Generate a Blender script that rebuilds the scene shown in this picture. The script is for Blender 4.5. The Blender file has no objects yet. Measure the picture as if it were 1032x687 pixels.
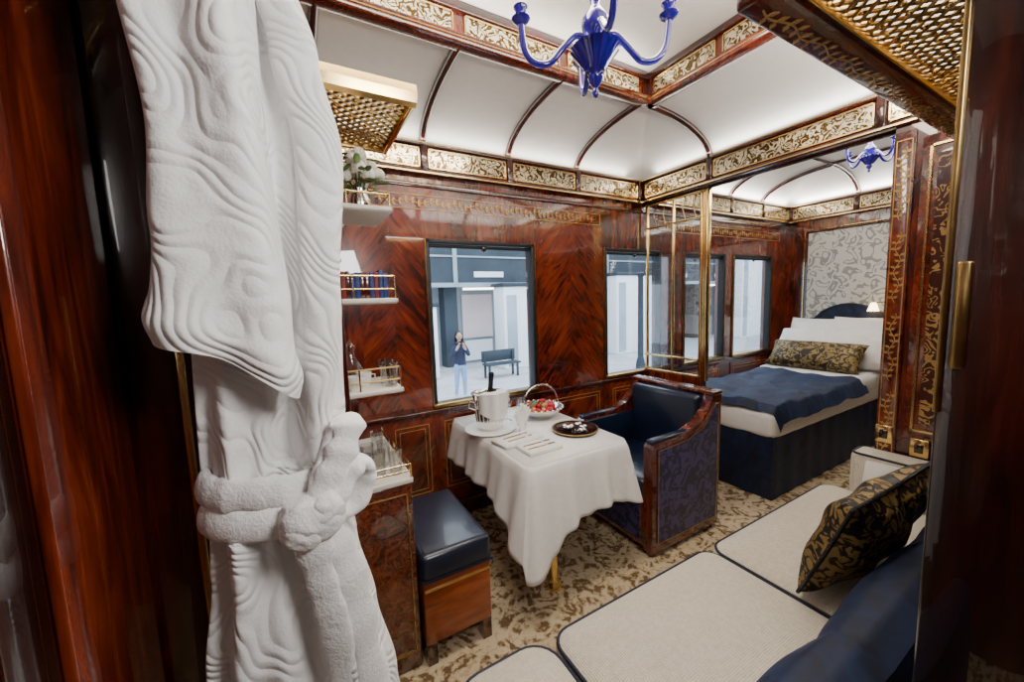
import bpy, bmesh, math, random
from mathutils import Vector, Matrix, noise
random.seed(5)
sin, cos, pi = math.sin, math.cos, math.pi
def lerp(a, b, t): return a + (b - a) * t
def interp(tab, v):
    if v <= tab[0][0]: return tab[0][1:]
    for a, b in zip(tab, tab[1:]):
        if v <= b[0]:
            t = (v - a[0]) / (b[0] - a[0]); t = t * t * (3 - 2 * t)
            return tuple(lerp(p, q, t) for p, q in zip(a[1:], b[1:]))
    return tab[-1][1:]

# ---------------------------------------------------------------- materials
class NT:
    def __init__(s, name):
        s.m = bpy.data.materials.new(name); s.m.use_nodes = True
        s.t = s.m.node_tree; s.n = s.t.nodes
        s.b = s.n['Principled BSDF']; s.out = s.n['Material Output']
    def new(s, k, **kw):
        n = s.n.new(k)
        for a, v in kw.items(): setattr(n, a, v)
        return n
    def link(s, a, b): s.t.links.new(a, b)
    def coords(s, scale=(1, 1, 1), rot=None):
        tc = s.new('ShaderNodeTexCoord'); o = tc.outputs['Object']
        if rot:
            m0 = s.new('ShaderNodeMapping'); m0.inputs['Rotation'].default_value = rot
            s.link(o, m0.inputs['Vector']); o = m0.outputs[0]
        m = s.new('ShaderNodeMapping'); m.inputs['Scale'].default_value = scale
        s.link(o, m.inputs['Vector']); return m.outputs[0]
    def noise(s, vec, scale, detail=3, dist=0, rough=.5):
        n = s.new('ShaderNodeTexNoise')
        n.inputs['Scale'].default_value = scale; n.inputs['Detail'].default_value = detail
        n.inputs['Distortion'].default_value = dist; n.inputs['Roughness'].default_value = rough
        s.link(vec, n.inputs['Vector']); return n.outputs['Fac']
    def math(s, op, a, b=None):
        n = s.new('ShaderNodeMath', operation=op)
        for i, v in enumerate((a, b)):
            if v is None: continue
            if isinstance(v, (int, float)): n.inputs[i].default_value = v
            else: s.link(v, n.inputs[i])
        return n.outputs[0]
    def ramp(s, fac, stops, interp='LINEAR'):
        r = s.new('ShaderNodeValToRGB'); r.color_ramp.interpolation = interp
        e = r.color_ramp.elements
        while len(e) < len(stops): e.new(.5)
        for el, (p, c) in zip(e, stops):
            el.position = p; el.color = (*c, 1)
        s.link(fac, r.inputs[0]); return r.outputs[0]
    def contour(s, vec, scale, freq, detail=1, dist=.5):
        return s.math('SINE', s.math('MULTIPLY', s.noise(vec, scale, detail, dist), freq))
    def bump(s, h, strength=.5, dist=.01):
        b = s.new('ShaderNodeBump'); b.inputs['Strength'].default_value = strength
        b.inputs['Distance'].default_value = dist
        s.link(h, b.inputs['Height']); s.link(b.outputs[0], s.b.inputs['Normal'])
    def set(s, base=None, rough=None, metal=None, coat=None, trans=None, sheen=None, ior=None):
        I = s.b.inputs
        if base: I['Base Color'].default_value = (*base, 1)
        if rough is not None: I['Roughness'].default_value = rough
        if metal is not None: I['Metallic'].default_value = metal
        if coat is not None: I['Coat Weight'].default_value = coat; I['Coat Roughness'].default_value = .02; I['Coat IOR'].default_value = 1.62
        if trans is not None: I['Transmission Weight'].default_value = trans
        if sheen is not None: I['Sheen Weight'].default_value = sheen; I['Sheen Roughness'].default_value = .4
        if ior: I['IOR'].default_value = ior
        return s
def plain(name, base, rough=.5, metal=0, var=.12, scale=20, **kw):
    t = NT(name); t.set(base, rough, metal, **kw)
    f = t.noise(t.coords(), scale, 3)
    c = t.ramp(f, [(.3, tuple(x * (1 - var) for x in base)), (.7, tuple(min(1, x * (1 + var)) for x in base))])
    t.link(c, t.b.inputs['Base Color']); return t.m
def wood(name, cols, scale=(9, 9, 1.3), rot=None, ns=2.2, dist=1.6, rough=.25, coat=1.0):
    t = NT(name); t.set(cols[1], rough, coat=coat)
    v = t.coords(scale, rot)
    f = t.noise(v, ns, 7, dist, .6)
    g = t.noise(t.coords((1.6, 1.6, 1.1)), 2.0, 2, .6)
    f2 = t.math('ADD', t.math('MULTIPLY', f, .6), t.math('MULTIPLY', g, .4))
    c = t.ramp(f2, [(.37, cols[0]), (.5, cols[1]), (.66, cols[2])])
    t.link(c, t.b.inputs['Base Color']); return t.m
def pattern(name, c1, c2, scale, freq, rough=.5, metal=0, thr=.5, dist=.5, bump=0, c3=None, **kw):
    t = NT(name); t.set(c1, rough, metal, **kw)
    v = t.coords()
    s_ = t.contour(v, scale, freq, 1, dist)
    f = t.math('ADD', t.math('MULTIPLY', s_, .5), .5)
    st = [(max(0, thr - .08), c1), (min(1, thr + .08), c2)]
    if c3: st.append((.95, c3))
    t.link(t.ramp(f, st), t.b.inputs['Base Color'])
    if bump: t.bump(f, .6, bump)
    return t.m

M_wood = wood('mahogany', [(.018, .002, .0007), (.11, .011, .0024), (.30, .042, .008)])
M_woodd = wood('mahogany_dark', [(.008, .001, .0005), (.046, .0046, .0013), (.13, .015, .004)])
M_woodx = wood('mahogany_very_dark', [(.004, .0008, .0005), (.016, .002, .001), (.045, .006, .002)])  # very dark wood for jamb, sofa wall and stiles
VC = [(.03, .0034, .0009), (.145, .016, .0035), (.34, .055, .010)]
M_ven_a = wood('veneer_a', VC, (1.5, 9, 9), (0, math.radians(50), 0))
M_ven_b = wood('veneer_b', VC, (1.5, 9, 9), (0, math.radians(-50), 0))
M_burl = wood('burl_walnut', [(.016, .003, .001), (.11, .020, .006), (.27, .07, .02)], (3, 3, 3), None, 7, 3)
M_woodo = wood('orange_wood', [(.14, .022, .004), (.30, .055, .010), (.44, .105, .024)], (2, 9, 9), None, 2, 1, .3, .5)
M_gold = plain('brass', (.92, .66, .27), .19, 1, .06)
M_goldd = plain('brass_antique', (.50, .34, .13), .28, 1, .25)
M_inlay = plain('gold_inlay', (.58, .34, .10), .32, .4, .15)
M_etch = pattern('etched_gold_panel', (.13, .075, .02), (.93, .84, .60), 19, 24, .17, .7, .44, 1.4)
M_marq = pattern('marquetry', (.05, .007, .003), (.5, .3, .1), 18, 24, .3, 0, .8, 1.0, coat=.8)
M_white = plain('ceiling_leather_white', (.91, .90, .87), .45, 0, .02)
M_plast = plain('cream_paint', (.8, .77, .7), .5, 0, .03)
M_navyl = plain('navy_leather', (.006, .012, .034), .3, 0, .25, 30, coat=.2)
M_pipe = plain('navy_piping', (.006, .009, .028), .5)
M_silver = plain('silver', (.9, .89, .87), .16, 1, .04)
M_linen = plain('white_linen', (.92, .91, .90), .75, 0, .03, 40)
M_porc = plain('porcelain', (.9, .9, .88), .15, 0, .02)
M_dark = plain('dark_rubber', (.015, .015, .018), .5)
M_black = plain('black_lacquer', (.02, .008, .006), .12, 0, .2, coat=.8)
M_bottle = plain('bottle_glass', (.01, .018, .01), .08, coat=1)
M_foil = plain('bottle_foil', (.03, .03, .035), .3, .6)
M_green = plain('leaf_green', (.06, .13, .03), .5, 0, .4)
M_petal = plain('white_petal', (.88, .86, .76), .6, 0, .06)
M_red = plain('berry_red', (.5, .01, .02), .25, 0, .3)
M_orange = plain('fruit_orange', (.75, .28, .04), .4, 0, .2)
M_skin = plain('skin', (.55, .33, .24), .5)
M_hair = plain('black_hair', (.012, .01, .01), .4)
M_jacket = plain('navy_jacket', (.02, .028, .07), .8)
M_jeans = plain('blue_denim', (.25, .38, .6), .8)
M_shoe = plain('shoe', (.5, .5, .52), .6)
M_book1 = plain('book_blue', (.015, .04, .2), .5)
M_book2 = plain('book_red', (.2, .02, .02), .5)
M_paper = plain('paper', (.88, .87, .83), .7, 0, .02)

def velvet(name, lo, hi, sh, bs=.25):
    t = NT(name); t.set(hi, .6, sheen=sh)
    t.b.inputs['Sheen Tint'].default_value = (.12, .22, .6, 1)
    f = t.noise(t.coords(), 9, 4, 1); t.link(t.ramp(f, [(.38, lo), (.68, hi)]), t.b.inputs['Base Color'])
    t.bump(t.noise(t.coords(), 9, 3, .5), bs, .02); return t.m
M_velvet = velvet('navy_velvet', (.002, .005, .018), (.007, .020, .07), .15)
M_throw = velvet('navy_blanket', (.002, .009, .035), (.008, .032, .11), .15, .7)

t = NT('sofa_weave'); t.set((.6, .54, .44), .85, sheen=.2)
v = t.coords()
w1 = t.new('ShaderNodeTexWave'); w1.inputs['Scale'].default_value = 48; w1.inputs['Distortion'].default_value = 2.5; t.link(v, w1.inputs[0])
w2 = t.new('ShaderNodeTexWave', bands_direction='Y'); w2.inputs['Scale'].default_value = 48; w2.inputs['Distortion'].default_value = 2.5; t.link(v, w2.inputs[0])
ff = t.math('MULTIPLY', w1.outputs['Fac'], w2.outputs['Fac'])
fm = t.math('ADD', t.math('MULTIPLY', ff, .7), t.math('MULTIPLY', t.noise(v, 60, 3), .5))
t.link(t.ramp(fm, [(.15, (.60, .52, .40)), (.7, (.93, .87, .75))]), t.b.inputs['Base Color']); t.bump(fm, .6, .005); M_weave = t.m

t = NT('carpet'); t.set((.5, .42, .3), .95)
v = t.coords()
a = t.contour(v, 7, 20, 2, 1.5)
b = t.noise(v, 32, 4, .5)
f = t.math('ADD', t.math('MULTIPLY', a, .15), b)
t.link(t.ramp(f, [(.38, (.58, .47, .31)), (.53, (.42, .31, .18)), (.64, (.15, .09, .04))]), t.b.inputs['Base Color'])
t.bump(b, .5, .004); M_carpet = t.m

t = NT('robe_matelasse'); t.set((.95, .94, .93), .9, sheen=.25)
v = t.coords((1, 1, .8), (.3, .5, .2))
wv = t.new('ShaderNodeTexWave', wave_type='BANDS', bands_direction='X', wave_profile='SIN')
wv.inputs['Scale'].default_value = 11; wv.inputs['Distortion'].default_value = 30; wv.inputs['Detail'].default_value = 0
wv.inputs['Detail Scale'].default_value = 1.0; t.link(v, wv.inputs[0])
c1 = t.math('POWER', wv.outputs['Fac'], .6)
fine = t.noise(t.coords(), 170, 3)
t.bump(t.math('ADD', c1, t.math('MULTIPLY', fine, .45)), .6, .0048); M_robe = t.m
t = NT('robe_terry'); t.set((.95, .94, .93), .9, sheen=.25)
t.bump(t.math('ADD', t.noise(t.coords(), 60, 3, .5), t.math('MULTIPLY', t.noise(t.coords(), 200, 3), .5)), .6, .0045); M_terry = t.m

M_damask = pattern('blue_damask', (.006, .007, .045), (.06, .048, .19), 12, 20, .4, 0, .5, 1.0, sheen=.2)
M_brocade = pattern('gold_brocade', (.015, .011, .008), (.30, .19, .055), 21, 22, .45, .2, .55, .8, .004)
M_bolster = pattern('bolster_brocade', (.035, .022, .008), (.26, .18, .06), 16, 22, .45, .3, .5, .8, .003)
M_paper_w = pattern('wallpaper_leaf', (.36, .36, .34), (.80, .79, .74), 7, 28, .7, 0, .25, 1.0)

t = NT('cobalt_glass'); t.set((.025, .012, .34), .05, trans=.3, coat=1); M_cobalt = t.m
def glassmat(name, tint, base):
    t = NT(name); t.n.remove(t.b)
    tr = t.new('ShaderNodeBsdfTransparent'); tr.inputs[0].default_value = (*tint, 1)
    gl = t.new('ShaderNodeBsdfGlossy'); gl.inputs['Roughness'].default_value = .03
    lw = t.new('ShaderNodeLayerWeight'); lw.inputs[0].default_value = .35
    mx = t.new('ShaderNodeMixShader')
    f = t.math('ADD', t.math('MULTIPLY', lw.outputs['Facing'], .5), base)
    t.link(f, mx.inputs[0]); t.link(tr.outputs[0], mx.inputs[1]); t.link(gl.outputs[0], mx.inputs[2])
    t.link(mx.outputs[0], t.out.inputs[0]); return t.m
M_pane = glassmat('window_glass', (.95, .98, 1), .02)
M_glass = glassmat('drinking_glass', (.95, .96, .97), .14)
def emis(name, col, st):
    t = NT(name); t.set(col, .5); t.b.inputs['Emission Color'].default_value = (*col, 1); t.b.inputs['Emission Strength'].default_value = st; return t.m
M_lamp = emis('lamp_shade_glow', (1, .75, .4), 8)
M_tube = emis('station_tube_glow', (1, .93, .8), 9)

# ---------------------------------------------------------------- builder
class B:
    def __init__(s, name): s.name = name; s.v = []; s.f = []; s.fm = []; s.sm = []; s.mats = []
    def mi(s, m):
        if m not in s.mats: s.mats.append(m)
        return s.mats.index(m)
    def add(s, vs, fs, mat, smooth=False, M=None):
        o = len(s.v); k = s.mi(mat)
        for p in vs:
            p = Vector(p)
            s.v.append(M @ p if M else p)
        for f in fs:
            s.f.append([o + i for i in f]); s.fm.append(k); s.sm.append(smooth)
    def box(s, x0, x1, y0, y1, z0, z1, mat, bev=0, M=None, seg=2):
        if bev <= 0:
            vs = [(x, y, z) for z in (z0, z1) for y in (y0, y1) for x in (x0, x1)]
            s.add(vs, [(0, 2, 3, 1), (4, 5, 7, 6), (0, 1, 5, 4), (2, 6, 7, 3), (0, 4, 6, 2), (1, 3, 7, 5)], mat, False, M); return
        bm = bmesh.new(); bmesh.ops.create_cube(bm, size=1)
        for v in bm.verts: v.co = Vector((lerp(x0, x1, v.co.x + .5), lerp(y0, y1, v.co.y + .5), lerp(z0, z1, v.co.z + .5)))
        bmesh.ops.bevel(bm, geom=list(bm.edges), offset=bev, segments=seg, affect='EDGES', profile=.5)
        s.frombm(bm, mat, True, M)
    def frombm(s, bm, mat, smooth=True, M=None):
        bm.verts.index_update()
        s.add([v.co.copy() for v in bm.verts], [[v.index for v in f.verts] for f in bm.faces], mat, smooth, M); bm.free()
    def grid(s, fn, nu, nv, mat, cu=False, smooth=True):
        vs = []; mu = nu if cu else nu + 1
        for j in range(nv + 1):
            for i in range(mu): vs.append(fn(i / nu, j / nv))
        fs = []
        for j in range(nv):
            for i in range(nu):
                a = j * mu + i; b = j * mu + (i + 1) % mu
                fs.append((a, b, b + mu, a + mu))
        s.add(vs, fs, mat, smooth)
    def cyl(s, p0, p1, r0, r1, mat, seg=16): s.tube([p0, p1], [r0, r1], mat, seg)
    def tube(s, pts, r, mat, seg=10, closed=False, flat=None):
        pts = [Vector(p) for p in pts]; n = len(pts)
        if not isinstance(r, (list, tuple)): r = [r] * n
        vs = []; N = None
        for i, p in enumerate(pts):
            if closed: T = pts[(i + 1) % n] - pts[i - 1]
            else: T = pts[min(i + 1, n - 1)] - pts[max(i - 1, 0)]
            T.normalize()
            if N is None:
                N = T.orthogonal().normalized()
                if flat: N = (Vector(flat[0]) - T * T.dot(Vector(flat[0]))).normalized()
            N = (N - T * N.dot(T)).normalized(); Bn = T.cross(N)
            k = flat[1] if flat else 1
            for j in range(seg):
                a = 2 * pi * j / seg
                vs.append(p + N * cos(a) * r[i] * k + Bn * sin(a) * r[i])
        fs = []
        for i in range(n if closed else n - 1):
            for j in range(seg):
                a = i * seg + j; b = i * seg + (j + 1) % seg
                c = ((i + 1) % n) * seg
                fs.append((a, b, c + (j + 1) % seg, c + j))
        if not closed:
            fs.append(tuple(range(seg - 1, -1, -1))); fs.append(tuple((n - 1) * seg + j for j in range(seg)))
        s.add(vs, fs, mat, True)
    def lathe(s, prof, c, mat, seg=28, M=None):
        vs = []
        for r, z in prof:
            for j in range(seg):
                a = 2 * pi * j / seg; p = Vector((r * cos(a), r * sin(a), z))
                if M: p = M @ p
                vs.append(p + Vector(c))
        fs = []
        for i in range(len(prof) - 1):
            for j in range(seg):
                a = i * seg + j; b = i * seg + (j + 1) % seg
                fs.append((a, b, b + seg, a + seg))
        s.add(vs, fs, mat, True)
    def ell(s, c, rx, ry, rz, mat, M=None, nu=16, nv=10, wob=0):
        bm = bmesh.new(); bmesh.ops.create_uvsphere(bm, u_segments=nu, v_segments=nv, radius=1)
        for v in bm.verts:
            k = 1 + wob * noise.noise(v.co * 2.2 + Vector(c) * 9) if wob else 1
            p = Vector((v.co.x * rx, v.co.y * ry, v.co.z * rz)) * k
            if M: p = M @ p
            v.co = p + Vector(c)
        s.frombm(bm, mat)
    def prism(s, poly, axis, d0, d1, mat):
        n = len(poly)
        def P(a, b, d): return {'x': (d, a, b), 'y': (a, d, b), 'z': (a, b, d)}[axis]
        vs = [P(a, b, d0) for a, b in poly] + [P(a, b, d1) for a, b in poly]
        fs = [tuple(range(n)), tuple(range(2 * n - 1, n - 1, -1))] + [(i, (i + 1) % n, n + (i + 1) % n, n + i) for i in range(n)]
        s.add(vs, fs, mat, False)
    def pillow(s, c, w, h, t, mat, M, n=22, pinch=.06, wr=.008):
        def side(sg):
            def fn(u, v):
                a = u * 2 - 1; b = v * 2 - 1
                k = ((1 - a * a) * (1 - b * b)) ** .38 if abs(a) < 1 and abs(b) < 1 else 0
                x = a * w / 2 * (1 - pinch * (1 - b * b)); y = b * h / 2 * (1 - pinch * (1 - a * a))
                p = M @ Vector((x, y, sg * t / 2 * k + wr * (sin(a * 7 + b * 5) + noise.noise(Vector((a * 3, b * 3, c[0] * 9 + c[1] * 5)))) * k))
                return p + Vector(c)
            return fn
        s.grid(side(1), n, n, mat); s.grid(side(-1), n, n, mat)
    def make(s):
        me = bpy.data.meshes.new(s.name)
        me.from_pydata([tuple(v) for v in s.v], [], s.f); me.update()
        for m in s.mats: me.materials.append(m)
        me.polygons.foreach_set('material_index', s.fm)
        me.polygons.foreach_set('use_smooth', s.sm)
        bm = bmesh.new(); bm.from_mesh(me)
        bmesh.ops.recalc_face_normals(bm, faces=bm.faces)
        for e in bm.edges:
            if len(e.link_faces) == 2 and e.calc_face_angle(0) > math.radians(48): e.smooth = False
        bm.to_mesh(me); bm.free()
        ob = bpy.data.objects.new(s.name, me); bpy.context.collection.objects.link(ob); return ob

def rect_line(b, axis, c, u0, u1, z0, z1, w, mat, th=.003, sgn=-1):
    lo, hi = (c + sgn * th, c + .002 * -sgn) if sgn < 0 else (c - .002, c + th)
    def bx(a0, a1, e0, e1):
        if axis == 'y': b.box(a0, a1, lo, hi, e0, e1, mat)
        else: b.box(lo, hi, a0, a1, e0, e1, mat)
    bx(u0, u1, z0, z0 + w); bx(u0, u1, z1 - w, z1); bx(u0, u0 + w, z0, z1); bx(u1 - w, u1, z0, z1)
def vine(b, o, u, v, L, amp, mat, step=.05, leaf=.022, w=.0025):
    o, u, v = Vector(o), Vector(u), Vector(v); n = u.cross(v).normalized() * .0015
    m = max(8, int(L / .012)); P = [o + u * (L * i / m) + v * (amp * sin(L * i / m / step * pi / 1.2)) for i in range(m + 1)]
    b.tube(P, w, mat, 4)
    d = step * .4
    while d < L - step * .3:
        c = o + u * d + v * (amp * sin(d / step * pi / 1.2))
        for sg in (1, -1):
            dr = (u * .6 + v * sg).normalized(); sd = dr.cross(n).normalized()
            e = c + dr * leaf
            vs = [c - n, c + dr * leaf * .5 + sd * leaf * .28 - n, e - n, c + dr * leaf * .5 - sd * leaf * .28 - n]
            vs2 = [p + 2 * n for p in vs]
            b.add(vs + vs2, [(0, 1, 2, 3), (7, 6, 5, 4), (0, 4, 5, 1), (1, 5, 6, 2), (2, 6, 7, 3), (3, 7, 4, 0)], mat)
        d += step * .6

# ---------------------------------------------------------------- layout
YW = 2.6; YC = .2; XP = 2.9; XE = 5.6; ZT = 3.12
SILL, HEAD = .86, 2.01
XJ = .985
WINS = [(.83, 1.68), (2.46, 3.18), (3.55, 4.24), (4.43, 5.22)]

b = B('floor'); b.box(-1.2, XE + .1, -1.0, YW + .1, -.1, 0, M_carpet); b.make()

b = B('wall_window')
b.box(-.4, XE + .1, YW, YW + .1, 0, SILL, M_wood)
b.box(-.4, XE + .1, YW, YW + .1, HEAD, ZT, M_wood)
xs = [-.4] + [q for w in WINS for q in w] + [XE + .1]
for i in range(0, len(xs), 2): b.box(xs[i], xs[i + 1], YW, YW + .1, SILL, HEAD, M_wood)
b.make()

b = B('trim_window_wall')
def veneer(x0, x1, z0, z1):
    c = (x0 + x1) / 2
    b.box(x0, c, YW - .003, YW + .01, z0, z1, M_ven_a); b.box(c, x1, YW - .003, YW + .01, z0, z1, M_ven_b)
veneer(.37, .79, .86, 2.2); veneer(1.72, 2.42, .86, 2.2); veneer(3.22, 3.51, .86, 2.2)
veneer(5.27, 5.56, .86, 2.2)
for x0, x1 in [(.5, .8), (.85, 1.65), (1.75, 2.4), (2.5, 2.85), (3.1, 4.2), (4.4, 5.2)]:
    b.box(x0, x1, YW - .008, YW + .01, .2, .78, M_ven_a if int(x0 * 10) % 2 else M_ven_b)
    rect_line(b, 'y', YW - .008, x0 + .03, x1 - .03, .24, .74, .005, M_inlay)
    rect_line(b, 'y', YW - .008, x0 + .06, x1 - .06, .27, .71, .004, M_inlay)
b.box(.04, XE, YW - .018, YW + .01, .80, .83, M_woodd, .004)
b.box(.04, XE, YW - .025, YW + .01, 0, .12, M_woodd, .004)
b.box(.04, XE, YW - .012, YW + .01, 2.36, 2.39, M_woodd, .004)
for x0, x1 in [(.45, 2.4), (3.15, 5.4)]:
    vine(b, (x0 + .05, YW - .006, 2.265), (1, 0, 0), (0, 0, 1), x1 - x0 - .1, .010, M_inlay, .07, .028, .0025)
    b.box(x0, x1, YW - .005, YW, 2.215, 2.219, M_inlay); b.box(x0, x1, YW - .005, YW, 2.307, 2.311, M_inlay)
    for xx in (x0, x1 - .004): b.box(xx, xx + .004, YW - .005, YW, 2.215, 2.311, M_inlay)
b.make()

def cornice(name, axis, c, sg, u0, u1, marks):
    b = B(name)
    def bx(a0, a1, d0, d1, z0, z1, m, bev=0):
        lo, hi = sorted((c + sg * d0, c + sg * d1))
        if axis == 'y': b.box(a0, a1, lo, hi, z0, z1, m, bev)
        else: b.box(lo, hi, a0, a1, z0, z1, m, bev)
    bx(u0, u1, -.01, .03, 2.45, 2.64, M_wood)
    bx(u0, u1, -.01, .055, 2.435, 2.465, M_woodd, .008)
    bx(u0, u1, -.01, .05, 2.615, 2.645, M_woodd, .008)
    bx(u0, u1, .05, .057, 2.442, 2.45, M_gold); bx(u0, u1, .045, .053, 2.632, 2.64, M_gold)
    for m0, m1 in zip(marks, marks[1:]):
        if m1 - m0 < .1: continue
        bx(m0 + .035, m1 - .035, .03, .036, 2.485, 2.6, M_etch)
        rect_line(b, axis, c + sg * .036, m0 + .03, m1 - .03, 2.48, 2.605, .007, M_gold, .004, sg)
    for m in marks: bx(m - .022, m + .022, .02, .05, 2.455, 2.63, M_woodd, .006)
    b.make()
RX = [-.3, .18, .83, 1.48, 2.13, 2.87]; RY = [.23, .9, 1.9, 2.56]
cornice('trim_cornice_window', 'y', YW, -1, .04, 2.9, [.18, .83, 1.48, 2.13, 2.86])
cornice('trim_cornice_sofa', 'y', YC, 1, -.3, 2.9, RX)
cornice('trim_cornice_alcove_window', 'y', YW, -1, 3.0, XE, [3.03, 3.65, 4.3, 4.95, 5.57])
cornice('trim_cornice_alcove_end', 'x', XE, -1, YC, YW, RY)

b = B('trim_beam_partition')
b.box(XP, XP + .1, YC, YW, 2.45, ZT, M_wood)
for sx, sg in ((XP, -1), (XP + .1, 1)):
    lo, hi = sorted((sx, sx + sg * .03)); b.box(lo, hi, YC, YW, 2.435, 2.465, M_woodd, .008)
    b.box(lo, hi, YC, YW, 2.615, 2.645, M_woodd, .008)
for m0, m1 in zip(RY, RY[1:]):
    b.box(XP - .012, XP + .01, m0 + .04, m1 - .04, 2.485, 2.6, M_etch)
    rect_line(b, 'x', XP - .012, m0 + .03, m1 - .03, 2.477, 2.607, .008, M_gold, .005, -1)
b.box(XP - .035, XP - .028, YC, YW, 2.442, 2.45, M_gold); b.box(XP - .035, XP - .028, YC, YW, 2.63, 2.638, M_gold)
for m in RY[1:3]: b.box(XP - .03, XP, m - .022, m + .022, 2.455, 2.63, M_woodd, .006)
b.make()
b = B('wall_partition')
b.box(XP, XP + .1, YC, .84, 0, 2.45, M_wood)
b.box(XP - .012, XP, .755, .84, .12, 2.4, M_ven_a, .003)
for zz in (0, 1, 2, 3):
    vine(b, (XP - .013, .797, .62 + zz * .44), (0, 0, 1), (0, 1, 0), .38, .012, M_inlay, .055, .026)
rect_line(b, 'x', XP - .012, .765, .83, .5, 2.36, .004, M_inlay, .003, -1)
b.box(XP - .01, XP, .3, .73, .75, 2.35, M_ven_b, .003)
rect_line(b, 'x', XP - .01, .33, .70, .8, 2.3, .01, M_gold, .008, -1)
b.box(XP - .012, XP, .36, .67, .85, 2.25, M_marq)
b.make()
b = B('trim_switch_plates')
for y0, z0 in ((.765, .70), (.62, .66)):
    b.box(XP - .022, XP - .0125, y0, y0 + .075, z0, z0 + .1, M_gold, .004)
    b.box(XP - .03, XP - .02, y0 + .02, y0 + .055, z0 + .025, z0 + .075, M_black, .003)
b.make()

b = B('wall_end'); b.box(XE, XE + .1, YC - .15, YW + .1, 0, ZT, M_wood)
b.box(XE - .008, XE, .5, 2.36, .5, 2.28, M_paper_w)
rect_line(b, 'x', XE - .004, .48, 2.38, .48, 2.3, .02, M_woodd, .012, -1)
rect_line(b, 'x', XE - .002, .46, 2.4, .46, 2.32, .006, M_gold, .012, -1)
b.make()
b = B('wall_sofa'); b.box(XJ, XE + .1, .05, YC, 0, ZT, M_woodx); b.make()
b = B('wall_door_header'); b.box(-.28, XJ, .05, YC, 2.35, ZT, M_woodd); b.make()
b = B('wall_corridor'); b.box(-1.2, XE + .1, -1.0, -.9, 0, ZT, M_woodd); b.make()
b = B('wall_corridor_end'); b.box(XE - 2.0, XE - 1.9, -.9, .05, 0, ZT, M_woodd); b.make()
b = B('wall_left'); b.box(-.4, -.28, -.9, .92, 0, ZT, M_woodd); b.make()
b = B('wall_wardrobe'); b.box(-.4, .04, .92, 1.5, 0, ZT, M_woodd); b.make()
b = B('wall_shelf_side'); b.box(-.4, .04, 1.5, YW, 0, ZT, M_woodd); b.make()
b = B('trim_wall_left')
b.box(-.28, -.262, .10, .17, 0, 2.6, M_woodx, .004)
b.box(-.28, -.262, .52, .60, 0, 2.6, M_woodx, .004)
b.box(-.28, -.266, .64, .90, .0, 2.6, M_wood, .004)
b.box(-.197, -.183, .908, .92, 0, 1.62, M_gold, .003)
b.make()
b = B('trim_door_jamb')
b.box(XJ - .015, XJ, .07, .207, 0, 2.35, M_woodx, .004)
b.box(XJ - .020, XJ - .012, .200, .2085, 1.36, 2.35, M_goldd, .002)
b.box(XJ - .022, XJ - .014, .176, .194, 1.44, 1.62, M_goldd, .004)
b.make()

# ---------------------------------------------------------------- ceiling
R = .7; ZC = 2.63; HC = .25
b = B('ceiling')
def coves(x0, x1, y0, y1, openleft):
    xa = lambda c: x0 if openleft else x0 + R - R * c
    xb = lambda c: x1 - R + R * c
    b.grid(lambda u, v: (lerp(xa(cos(v * pi / 2)), xb(cos(v * pi / 2)), u), y1 - R + R * cos(v * pi / 2), ZC + HC * sin(v * pi / 2)), 2, 20, M_white)
    b.grid(lambda u, v: (lerp(xa(cos(v * pi / 2)), xb(cos(v * pi / 2)), u), y0 + R - R * cos(v * pi / 2), ZC + HC * sin(v * pi / 2)), 2, 20, M_white)
    b.grid(lambda u, v: (x1 - R + R * cos(v * pi / 2), lerp(y0 + R - R * cos(v * pi / 2), y1 - R + R * cos(v * pi / 2), u), ZC + HC * sin(v * pi / 2)), 2, 20, M_white)
    if not openleft:
        b.grid(lambda u, v: (x0 + R - R * cos(v * pi / 2), lerp(y0 + R - R * cos(v * pi / 2), y1 - R + R * cos(v * pi / 2), u), ZC + HC * sin(v * pi / 2)), 2, 20, M_white)
coves(-.3, XP, YC, YW, True); coves(XP + .1, XE, YC, YW, False)
b.box(3.68, 4.92, .88, 1.92, 2.875, 2.9, M_white)
b.box(-.3, 2.24, .88, 1.92, 3.06, 3.08, M_white)
b.box(-.4, XJ, -1.0, .05, 2.5, 2.52, M_plast)
b.box(-.4, XE + .1, -1.0, YW + .1, ZT, ZT + .05, M_plast)
b.make()

b = B('trim_clerestory')
X1 = 2.2; Ya, Yb = .9, 1.9
b.box(-.3, X1 + .05, Yb - .05, Yb + .03, 2.85, 2.9, M_wood, .008); b.box(-.3, X1 + .05, Ya - .03, Ya + .05, 2.85, 2.9, M_wood, .008)
b.box(X1 - .05, X1 + .03, Ya, Yb, 2.85, 2.9, M_wood, .008)
b.box(-.3, X1 + .02, Yb, Yb + .02, 2.88, 3.07, M_wood); b.box(-.3, X1 + .02, Ya - .02, Ya, 2.88, 3.07, M_wood)
b.box(X1, X1 + .02, Ya, Yb, 2.88, 3.07, M_wood)
b.box(-.3, X1, Yb - .025, Yb, 3.02, 3.06, M_woodd, .006); b.box(-.3, X1, Ya, Ya + .025, 3.02, 3.06, M_woodd, .006)
b.box(X1 - .025, X1, Ya, Yb, 3.02, 3.06, M_woodd, .006)
marks = [-.3, .18, .83, 1.48, 2.13]
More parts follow.
